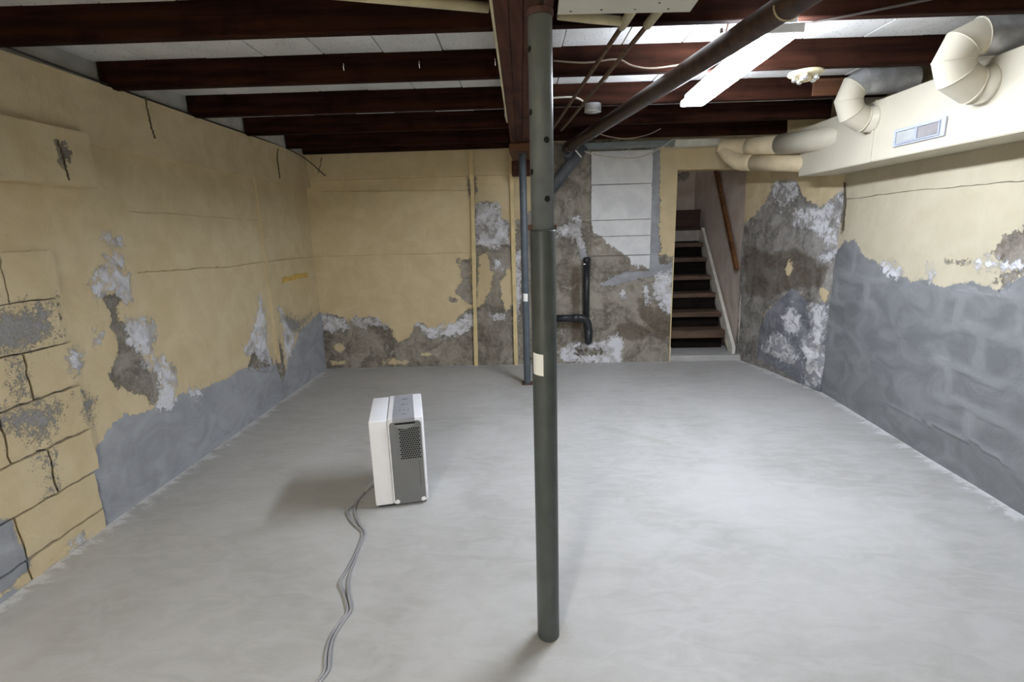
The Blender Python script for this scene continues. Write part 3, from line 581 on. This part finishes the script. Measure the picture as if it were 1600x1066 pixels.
for s_, mt in ((-1, 'louv'), (1, 'louvl')):
    y0, y1 = (-.155, -.008) if s_ < 0 else (.008, .155)
    obj('slot', box(-.0135, -.0122, y0, y1, -.030, .028), MT['black' if s_ < 0 else 'louv'], vt)
    for k in range(12):
        yy = y0 + (k + .5) * (y1 - y0) / 12
        b = bmesh.new(); w = .004
        q = [b.verts.new((x, y, z)) for z in (-.029, .027) for x, y in ((-.0138, yy - w), (-.0185, yy + w * .4), (-.0178, yy + w * .9), (-.0136, yy - w * .3))]
        for f in ((0, 1, 5, 4), (1, 2, 6, 5), (2, 3, 7, 6), (3, 0, 4, 7), (0, 3, 2, 1), (4, 5, 6, 7)): b.faces.new([q[i] for i in f])
        obj('blade', b, MT[mt], vt)
    obj('slot_rim', box(-.020, -.0122, y0 - .006, y1 + .006, -.037, -.031), MT['vent'], vt); obj('slot_rim', box(-.020, -.0122, y0 - .006, y1 + .006, .029, .035), MT['vent'], vt)
    obj('slot_rim', box(-.020, -.0122, y0 - .0062, y0 - .0002, -.031, .029), MT['vent'], vt); obj('slot_rim', box(-.020, -.0122, y1 + .0002, y1 + .0062, -.031, .029), MT['vent'], vt)
def gore_duct(name, label, pts, r, loc, tail):
    # adjustable elbow: straight gored segments meeting at mitres, each a part
    t = thing(name, label, 'duct', loc, 0, 'round elbow ducts on the cream box')
    pts = [Vector(p) for p in pts]
    for i in range(len(pts) - 1):
        bm = tube([pts[i], pts[i + 1]], r * (1 - .004 * (i % 2)), 28, cap=False)
        # shear the ends onto the mitre planes
        d = (pts[i + 1] - pts[i]).normalized()
        for v in bm.verts:
            a = (v.co - pts[i]).dot(d); end = a > (pts[i + 1] - pts[i]).length / 2; k = i + 1 if end else i
            if 0 < k < len(pts) - 1:
                nrm = ((pts[k + 1] - pts[k]).normalized() + (pts[k] - pts[k - 1]).normalized()).normalized()
                v.co += d * (-(v.co - pts[k]).dot(nrm) / d.dot(nrm))
        o = obj('elbow_gore', bm, MT['cream' if i < tail else 'galv'], t, True)
        if 0 < i <= tail:
            c = pts[i]; nrm = ((pts[i + 1] - pts[i]).normalized() + (pts[i] - pts[i - 1]).normalized()).normalized()
            s = nrm.cross(Vector((0, 1, .01))).normalized(); u = nrm.cross(s)
            ring = [c + s * math.cos(k * math.pi / 14) * r * 1.03 * (1 / max(.85, 1)) + u * math.sin(k * math.pi / 14) * r * 1.005 for k in range(29)]
            obj('bead', tube(ring, .0035, 6, cap=False), MT['cream'], t, True)
    col = obj('collar', lathe([(r + .010, 0), (r + .010, .004), (r + .002, .006), (r + .002, .05)], 28), MT['cream'], t, True)
    col.rotation_euler = (0, -math.pi / 2, 0); col.location = pts[0] + Vector((.0, 0, 0))
    return t
gore_duct('elbow_duct', 'larger nearer round cream elbow duct rising from the boxed duct', [(-.001, 0, 0), (-.055, .0, .0), (-.135, -.005, .045), (-.160, -.01, .105), (-.14, -.02, .165), (-.08, -.03, .193), (.20, -.04, .193)], .077, (2.05, 2.60, 1.985), 5)
gore_duct('elbow_duct', 'farther round cream elbow duct with grey tail over the boxed duct', [(-.001, 0, 0), (-.05, 0, 0), (-.125, -.005, .04), (-.155, -.01, .11), (-.135, -.02, .18), (-.08, -.025, .205), (.20, -.03, .205)], .072, (2.05, 3.40, 2.00), 4)
d1 = thing('round_duct', 'upper round cream duct running from the boxed duct to the doorway', 'duct', group='round ducts by the doorway')
obj('sleeve', tube([(2.12, 3.78, 1.965), (1.968, 4.40, 2.012)], .080, 28), MT['cream'], d1, True)
obj('pipe', tube([(1.975, 4.37, 2.010), (1.885, 4.70, 2.045), (1.85, 4.78, 2.052)], .074, 24), MT['cream2'], d1, True)
obj('elbow', tube([(1.86, 4.76, 2.05), (1.80, 4.86, 2.062), (1.73, 4.92, 2.080), (1.66, 4.95, 2.10)], [.075, .078, .07, .06], 20, smooth=3), MT['cream2'], d1, True)
d2 = thing('round_duct', 'lower round cream duct leaving the end of the boxed duct', 'duct', group='round ducts by the doorway')
obj('pipe', tube([(2.15, 4.14, 1.83), (1.86, 4.70, 1.912)], .066, 24), MT['cream2'], d2, True)
obj('elbow', tube([(1.87, 4.68, 1.909), (1.80, 4.80, 1.935), (1.745, 4.88, 2.0), (1.69, 4.96, 2.09)], [.067, .072, .068, .055], 20, smooth=3), MT['cream2'], d2, True)

# ---------------------------------------------------------------- pipes
dp = thing('drain_pipe', 'long brown drain pipe slung diagonally under the joists beside the lamp', 'pipe')
A = Vector((.846, 1.85, 2.098)); Bv = Vector((.272, 4.81, 2.098)); dd = (Bv - A).normalized()
obj('pipe', tube([A - dd * 1.4, Bv], .044, 24), MT['cast'], dp, True)
h = A + dd * .05; obj('strap', tube([h + Vector((math.cos(t) * .047, 0, math.sin(t) * .047)) for t in [math.pi * (1 + k / 12) for k in range(13)]] , .003, 6), MT['beige'], dp)
for q in (2.4,): obj('hub', tube([Bv - dd * .16, Bv - dd * .155, Bv - dd * .03], [.05, .054, .054], 24), MT['cast'], dp, True)
ds = thing('drain_stack', 'grey plastic drain fitting dropping behind the foreground post', 'pipe')
obj('wye', tube([(.275, 4.84, 2.09), (.285, 4.90, 2.085), (.30, 4.95, 2.06)], .050, 20), MT['absg'], ds, True)
obj('branch', tube([(.44, 4.98, 2.14), (.13, 4.98, 1.76)], .056, 24), MT['absg'], ds, True)
obj('bend', tube([(.14, 4.98, 1.775), (.10, 4.98, 1.70), (.085, 4.98, 1.6), (.085, 4.98, 1.5)], .052, 20, smooth=3), MT['absg'], ds, True)
obj('stack', tube([(.085, 4.98, 1.52), (.085, 4.98, .60), (.085, 4.98, .0)], .046, 20), MT['absg'], ds, True)
s = obj('printed_band', box(-.007, .007, -.001, .001, -.045, .045), MT['paper'], ds); s.location = (.385, 4.920, 2.07); s.rotation_euler = (0, math.radians(50), 0)
s['label'] = 'white label strip'; s.rotation_euler = (0, math.radians(-40), 0)
b1 = thing('drain_elbow', 'black drain pipe with elbow turned down at the far wall', 'pipe')
obj('arm', tube([(.12, 5.048, .51), (.40, 5.048, .51)], .036, 20), MT['abs'], b1, True)
obj('hub', tube([(.335, 5.048, .51), (.34, 5.048, .51), (.40, 5.048, .51), (.405, 5.048, .51)], [.036, .043, .043, .036], 20), MT['abs'], b1, True)
obj('elbow', tube([(.39, 5.048, .51), (.44, 5.048, .505), (.482, 5.048, .475), (.497, 5.048, .42), (.499, 5.048, .37)], .038, 18, smooth=3), MT['abs'], b1, True)
obj('spigot', tube([(.499, 5.048, .40), (.499, 5.048, .30), (.499, 5.048, .25), (.499, 5.048, .23)], [.042, .042, .036, .02], 18), MT['abs'], b1, True)
b2 = thing('vent_pipe', 'upright capped black pipe fixed on the bare far wall', 'pipe')
obj('pipe', tube([(.486, 5.128, .40), (.486, 5.128, 1.07)], .032, 18), MT['abs'], b2, True)
obj('cap', tube([(.486, 5.128, 1.06), (.486, 5.128, 1.07), (.486, 5.128, 1.10), (.486, 5.128, 1.112)], [.033, .036, .036, .02], 18), MT['abs'], b2, True)
obj('clip', box(.452, .470, 5.088, 5.094, 1.04, 1.05), MT['paper'], b2)
for xx, x2, lab in ((.337, .165, 'left of two thin copper water pipes running under the joists'), (.431, .245, 'right of two thin copper water pipes running under the joists')):
    t = thing('copper_pipe', lab, 'pipe', group='copper water pipes')
    e = .0
    y1 = 2.08
    def pxy(y): return xx + (x2 - xx) * (y - 1.97) / 1.65
    obj('pipe', tube([(pxy(2.05), 2.05, 2.125), (pxy(3.75), 3.75, 2.125), (pxy(4.1), 4.1, 2.13)], .0095, 10), MT['copper'], t, True)
    obj('wrap', tube([(pxy(1.2), 1.2, 2.127), (pxy(1.9), 1.9, 2.127), (pxy(2.09), 2.09, 2.125)], .0165, 12), MT['beige'], t, True)
t = tag(obj('branch_pipe', tube([(.085, 1.975, 2.132), (.2, 2.015, 2.13), (.312, 2.046, 2.127)], .0165, 12), MT['beige'], None, True), 'short beige wrapped pipe joining the left copper pipe', 'pipe')
t = tag(obj('wrapped_pipe', tube([(-1.2, 1.56, 2.138), (-.6, 1.755, 2.138), (-.155, 1.905, 2.138)], .016, 12), MT['beige'], None, True), 'beige wrapped pipe crossing below the nearest tiles left of the girder', 'pipe')
bp = thing('covering_board', 'flat beige painted board nailed under the joists right of the foreground post', 'board', (0, 0, 0))
obj('board', prism([(.078, .9), (.078, 1.872), (.52, 1.905), (.525, .9)], lambda u, v, d: (u, v, d), 2.094, 2.106), MT['panel'], bp)
for x, y in ((.12, 1.85), (.22, 1.85), (.33, 1.86), (.44, 1.87), (.40, 1.82), (.15, 1.6), (.45, 1.6)): obj('nail', lathe([(.004, -.0012), (.004, 0)], 8, loc=(x, y, 2.0938)), MT['crack'], bp)
for x, lab in ((-.625, 'left of two tall thin cream battens on the far wall'), (-.243, 'right of two tall thin cream battens on the far wall, beside the thin post')):
    x0, y0 = on(FB, x); z1 = 2.16 if x < -.5 else 2.10
    bm = bmesh.new()
    lean = -.048 if x < -.5 else -.006
    pts = [(0, -.012, .0), (0, -.012, .7), (.0, -.014, 1.4), (0, -.012, z1)]
    vs = []
    for k, z in enumerate([0, .3, .6, .9, 1.2, 1.5, 1.84, 1.93, z1]):
        xx = x0 + lean * (1 - z / z1); w = .019 + .002 * math.sin(k * 2.1)
        yo = y0 - (.066 if z > 1.85 else .014)
        vs.append([bm.verts.new((xx - w, yo, z)), bm.verts.new((xx + w, yo, z)), bm.verts.new((xx + w, yo - .018, z)), bm.verts.new((xx - w, yo - .018, z))])
    for a, b in zip(vs, vs[1:]):
        for j in range(4): bm.faces.new((a[j], a[(j + 1) % 4], b[(j + 1) % 4], b[j]))
    bm.faces.new(vs[0][::-1]); bm.faces.new(vs[-1]); bmesh.ops.recalc_face_normals(bm, faces=bm.faces[:])
    tag(obj('wall_batten', bm, MT['batten']), lab, 'batten', 'cream battens')

# ---------------------------------------------------------------- ceiling fittings and cables
lh = thing('lampholder', 'round cream porcelain lampholder with bright screws, no bulb', 'lampholder', (1.405, 2.925, 2.16))
obj('base', lathe([(.05, -.0), (.083, -.002), (.085, -.012), (.078, -.018), (.05, -.02)], 32), MT['porc'], lh, True)
obj('socket', lathe([(.030, -.018), (.030, -.045), (.022, -.046), (.021, -.022)], 24), MT['porc'], lh, True)
for a in (20, 95, 170, 245, 320): obj('terminal', lathe([(.013, 0), (.014, -.024), (.009, -.03)], 12, loc=(.052 * math.cos(math.radians(a)), .052 * math.sin(math.radians(a)), -.018)), MT['screw'], lh, True)
jb = thing('junction_box', 'small round grey junction box beside the brown drain pipe', 'junction box', (.36, 3.43, 2.158))
obj('can', lathe([(.05, 0), (.052, -.004), (.052, -.04), (.049, -.043)], 24), MT['galv'], jb, True)
obj('cover', lathe([(.054, -.043), (.054, -.047), (.05, -.049)], 24), MT['screw'], jb, True)
def cable(pts, r, mat, label, cat='cable'):
    return tag(obj('cable', tube(pts, r, 6, smooth=5), MT[mat], None, True), label, cat)
cable([(.36, 4.93, 2.135), (.50, 4.95, 2.07), (.72, 4.97, 2.03), (.92, 4.97, 2.02), (1.06, 4.96, 2.06), (1.18, 4.94, 2.12), (1.25, 4.90, 2.165), (1.36, 4.84, 2.19)], .006, 'cable', 'white cable sagging in front of the white painted blocks')
cable([(.45, 4.35, 2.16), (.58, 4.38, 2.12), (.74, 4.40, 2.10), (.90, 4.38, 2.12), (1.0, 4.36, 2.16)], .004, 'cableb', 'dim looped cable hanging under the far joists right of the drain pipe')
cable([(.09, 2.70, 2.20), (.25, 2.70, 2.185), (.40, 2.705, 2.195), (.48, 2.73, 2.17), (.60, 2.765, 2.165), (.82, 2.775, 2.19)], .004, 'cableb', 'brownish cable stapled along the joist behind the copper pipes')
cable([(.03, 3.40, 2.19), (.15, 3.41, 2.20), (.26, 3.42, 2.195), (.33, 3.43, 2.15)], .006, 'cable', 'short cable curving into the grey junction box')
cable([(1.03, 2.25, 2.153), (1.2, 2.165, 2.152), (1.45, 2.03, 2.152), (1.8, 1.82, 2.152)], .004, 'cabled', 'thin dark cable stretched from the lamp end towards the boxed duct')
cable([(-2.13, 1.4, 2.20), (-2.16, 2.3, 2.185), (-2.20, 3.2, 2.178), (-2.215, 4.2, 2.172), (-2.22, 4.9, 2.14), (-2.05, 5.02, 1.96)], .005, 'cabled', 'thin dark cable running along the top of the left wall')
cb = tag(obj('cable_clip', lathe([(.0, -.012), (.011, -.01), (.013, 0), (.011, .01)], 12, loc=(.845, 2.768, 2.19)), MT['paper'], None, True), 'tiny white knob on the joist left of the lamp', 'knob')
hs = thing('pipe_hanger', 'thin metal strap hanger holding the brown drain pipe near the lamp', 'strap')
obj('strap', tube([(.775, 2.26, 2.25), (.772, 2.262, 2.19), (.762, 2.265, 2.14)], .004, 6), MT['rust'], hs); obj('bolt', lathe([(.008, 0), (.008, .016)], 8, loc=(.745, 2.262, 2.144)), MT['screw'], hs)

# ---------------------------------------------------------------- stairwell and stairs
SX0, SX1 = 1.36, 2.075
MS = {'bare': [[(1.36, 1.86), (1.5, 1.95), (1.75, 2.0), (1.75, 1.93), (1.62, 1.9), (1.52, 1.84), (1.50, 1.72), (1.47, 1.72), (1.46, 1.86), (1.36, 1.84)]]}
FSb = line_frame((1.30, 7.0), (2.2, 7.0), (0, -1), 'x'); FSr = line_frame((2.085, 5.30), (2.075, 7.05), (-1, 0), 'y'); FSl = line_frame((1.36, 5.2), (1.36, 7.05), (1, 0), 'y')
MS2 = {'bare': [[(1.70, 1.95), (1.80, 2.05), (2.0, 2.10), (2.0, 2.0), (1.93, 1.96), (1.86, 1.98), (1.82, 1.82), (1.80, 1.82), (1.79, 1.93)]]}
struct(wall_slab('wall_stairwell_end', FSb, 1.30, 2.15, -.02, 3.2, MT['ws'], MS2, res=.03, rough=.008), 'pinkish plaster wall at the head of the stairs', 'wall')
struct(wall_slab('wall_stairwell_right', FSr, 5.27, 7.02, -.02, 3.2, MT['ws'], {}, res=.04, rough=.008), 'pale plaster stairwell wall carrying the handrail', 'wall')
struct(wall_slab('wall_stairwell_left', FSl, 5.36, 7.02, -.02, 3.2, MT['ws'], {}, res=.06, rough=.004), 'shaded plaster wall on the left of the stairs', 'wall')
struct(obj('ceiling_stairwell', box(1.3, 2.2, 5.36, 6.0, 2.27, 2.40), MT['sub']), 'low ceiling over the foot of the stairs', 'ceiling')
struct(obj('door_1', box(1.345, 2.12, 5.215, 7.0, -.02, .055, .008, 2), MT['trimg']), 'low grey concrete threshold at the foot of the stairs', 'threshold')
bpy.data.objects['door_1'].data.materials[0] = MT['floor']
for nm in ('dust', 'stain'): set_attr(bpy.data.objects['door_1'].data, nm, [-.3] * len(bpy.data.objects['door_1'].data.vertices))
st = thing('staircase', 'steep open wooden stairs climbing behind the doorway', 'stairs')
TR = [(5.452, .274, .085), (5.598, .451, .055), (5.811, .635, .052), (5.992, .816, .05), (6.182, 1.013, .05), (6.351, 1.182, .05)]
for y, z, th in TR: obj('tread', box(1.392, 2.018, y, y + .24, z - th, z, .008, 2), MT['tread'], st)
obj('landing_nosing', box(1.392, 2.04, 6.50, 6.98, 1.335, 1.366, .004, 1), MT['dark'], st)
obj('landing_box', box(1.392, 2.02, 6.53, 6.97, 1.368, 1.58, .004, 1), MT['dark'], st)
obj('pale_riser', box(1.392, 2.018, 6.53, 6.545, 1.20, 1.333, .002, 1), MT['rplain'], st)
for xs in ((2.022, 2.055), (1.366, 1.388)):
    poly = [(5.25, .058), (5.37, .058), (6.56, 1.20), (6.56, 1.36), (6.47, 1.36), (5.25, .13)]
    obj('stringer', prism(poly, lambda u, v, d: (d, u, v), xs[0], xs[1]), MT['trimw'], st)
for (y, z, th), (y2, z2, t2) in zip(TR, TR[1:]): obj('stair_shade_board', box(1.392, 2.018, y + .2405, y + .252, z - th, z2 - t2 - .001), MT['under'], st)  # added boards imitating the dark void between open treads
obj('stair_shade_board', box(1.392, 2.018, 5.56, 5.572, .0575, .188), MT['under'], st)
hr = thing('handrail', 'brown varnished handrail sloping up the stairwell wall', 'handrail')
poly = [(5.30, .945), (5.36, .93), (6.80, 2.83), (6.76, 2.88)]
obj('rail', prism(poly, lambda u, v, d: (d, u, v), 2.028, 2.062), MT['rail'], hr)
for y, z in ((5.55, 1.21), (6.3, 2.2)): obj('bracket', tube([(2.045, y, z), (2.06, y, z - .03), (2.072, y, z - .05)], .008, 6), MT['cast'], hr)

# ---------------------------------------------------------------- dehumidifier and its cord
dh = thing('dehumidifier', 'white portable dehumidifier with dark grey front panel standing on the floor', 'dehumidifier', (-.862, 2.325, 0), math.radians(14.5))
W, D, HH = .272, .385, .485
obj('base', box(.012, W - .012, .012, D - .012, .001, .02, .003, 1), MT['abs'], dh)
obj('rear_shell', box(0, .0905, .003, D, .014, HH - .005, .006, 3), MT['white'], dh, True)
fs = obj('front_shell', box(.091, W, 0, D, .014, HH, .009, 4), MT['white'], dh, True)
pan = []
def rrect(x0, x1, z0, z1, r, n=6):
    out = []
    for cx, cz, a0 in ((x1 - r, z1 - r, 0), (x0 + r, z1 - r, 90), (x0 + r, z0 + r, 180), (x1 - r, z0 + r, 270)):
        for k in range(n + 1):
            a = math.radians(a0 + 90 * k / n); out.append((cx + r * math.cos(a), cz + r * math.sin(a)))
    return out
fp = obj('front_panel', prism(rrect(.099, .258, .016, .466, .018), lambda u, v, d: (u, d, v), -.006, .0006), MT['grey'], dh)
b = bmesh.new(); hx = []
for r in range(15):
    for c in range(9):
        x = .150 + c * .0118 + (.0059 if r % 2 else 0); z = .268 + r * .0114
        if x > .249: continue
        hx.append((x, z))
for x, z in hx:
    vs = [b.verts.new((x + .0050 * math.cos(math.pi / 6 + k * math.pi / 3), -.0064, z + .0050 * math.sin(math.pi / 6 + k * math.pi / 3))) for k in range(6)]
    vd = [b.verts.new((v.co.x, -.0058, v.co.z)) for v in vs]
    b.faces.new(vs); 
    for k in range(6): b.faces.new((vs[k], vd[k], vd[(k + 1) % 6], vs[(k + 1) % 6]))
bmesh.ops.recalc_face_normals(b, faces=b.faces[:])
gr = obj('vent_holes', b, MT['black'], fp); gr['kind'] = 'stuff'
arc = [(.125 + .108 * k / 12, .450 - .022 * math.sin(math.pi * k / 12)) for k in range(13)]
obj('handle_lip', prism(arc + [(.233, .452), (.125, .452)], lambda u, v, d: (u, d, v), -.0072, -.0061), MT['grey2'], fp)
obj('handle_recess', prism([(.128, .4535), (.23, .4535), (.23, .4625), (.128, .4625)], lambda u, v, d: (u, d, v), -.0070, -.0061), MT['black'], fp)
obj('tank_line', box(.236, .2375, -.0066, -.0061, .10, .25), MT['black'], fp)
cs = obj('control_strip', prism([(.118, .0), (.122, .37), (.224, .37), (.228, .0)], lambda u, v, d: (u, v, d), HH - .012, HH + .0015), MT['ctrl'], dh)
obj('strip_front', prism([(.118, .455), (.228, .455), (.228, HH + .0015), (.118, HH + .0015)], lambda u, v, d: (u, d, v), -.0055, .0), MT['ctrl'], dh)
for (x, y, w, l) in ((.16, .20, .018, .010), (.185, .20, .01, .01), (.15, .11, .008, .008), (.172, .11, .008, .008), (.194, .11, .008, .008), (.165, .05, .022, .006), (.165, .29, .03, .012)):
    obj('button', box(x, x + w, y, y + l, HH + .0016, HH + .0028), MT['grey'], cs)
for x in (.112, .246): f = obj('foot_pad', lathe([(.012, 0), (.012, .008)], 16), MT['white'], dh); f.rotation_euler = (math.pi / 2, 0, 0); f.location = (x, .0, .030)
obj('cord_outlet', box(-.004, .0005, .09, .13, .085, .125, .0015, 1), MT['grey'], dh)
C1 = [(-.893, 2.435, .105), (-.93, 2.47, .07), (-.972, 2.484, .012), (-.986, 2.403, .005), (-.963, 2.29, .005), (-.902, 2.184, .005), (-.845, 2.101, .005), (-.836, 1.997, .005), (-.824, 1.898, .005), (-.808, 1.786, .005), (-.773, 1.693, .005), (-.733, 1.611, .005), (-.740, 1.553, .005), (-.747, 1.478, .005), (-.733, 1.412, .005), (-.711, 1.349, .005), (-.717, 1.305, .005), (-.75, 1.15, .005), (-.80, .9, .005)]
C2 = [(-.835, 1.9, .0055), (-.852, 1.84, .0055), (-.850, 1.78, .0055)]
cd = thing('power_cord', 'grey doubled power cord trailing from the dehumidifier across the floor', 'cord', (0, 0, 0))
obj('strand', tube(C1, .0052, 8, smooth=6), MT['cord'], cd, True)
C2 = [(-.975, 2.475, .014), (-.992, 2.36, .0055), (-1.005, 2.295, .0055), (-.945, 2.200, .0055), (-.862, 2.110, .0055), (-.842, 2.002, .0055), (-.836, 1.905, .0055), (-.836, 1.83, .0055), (-.836, 1.760, .0055), (-.797, 1.700, .0055), (-.745, 1.606, .0055), (-.752, 1.55, .0055), (-.759, 1.478, .0055), (-.745, 1.408, .0055), (-.723, 1.345, .0055), (-.729, 1.30, .0055), (-.764, 1.15, .0055), (-.814, .9, .0055)]
obj('strand', tube(C2, .0052, 8, smooth=6), MT['cord'], cd, True)
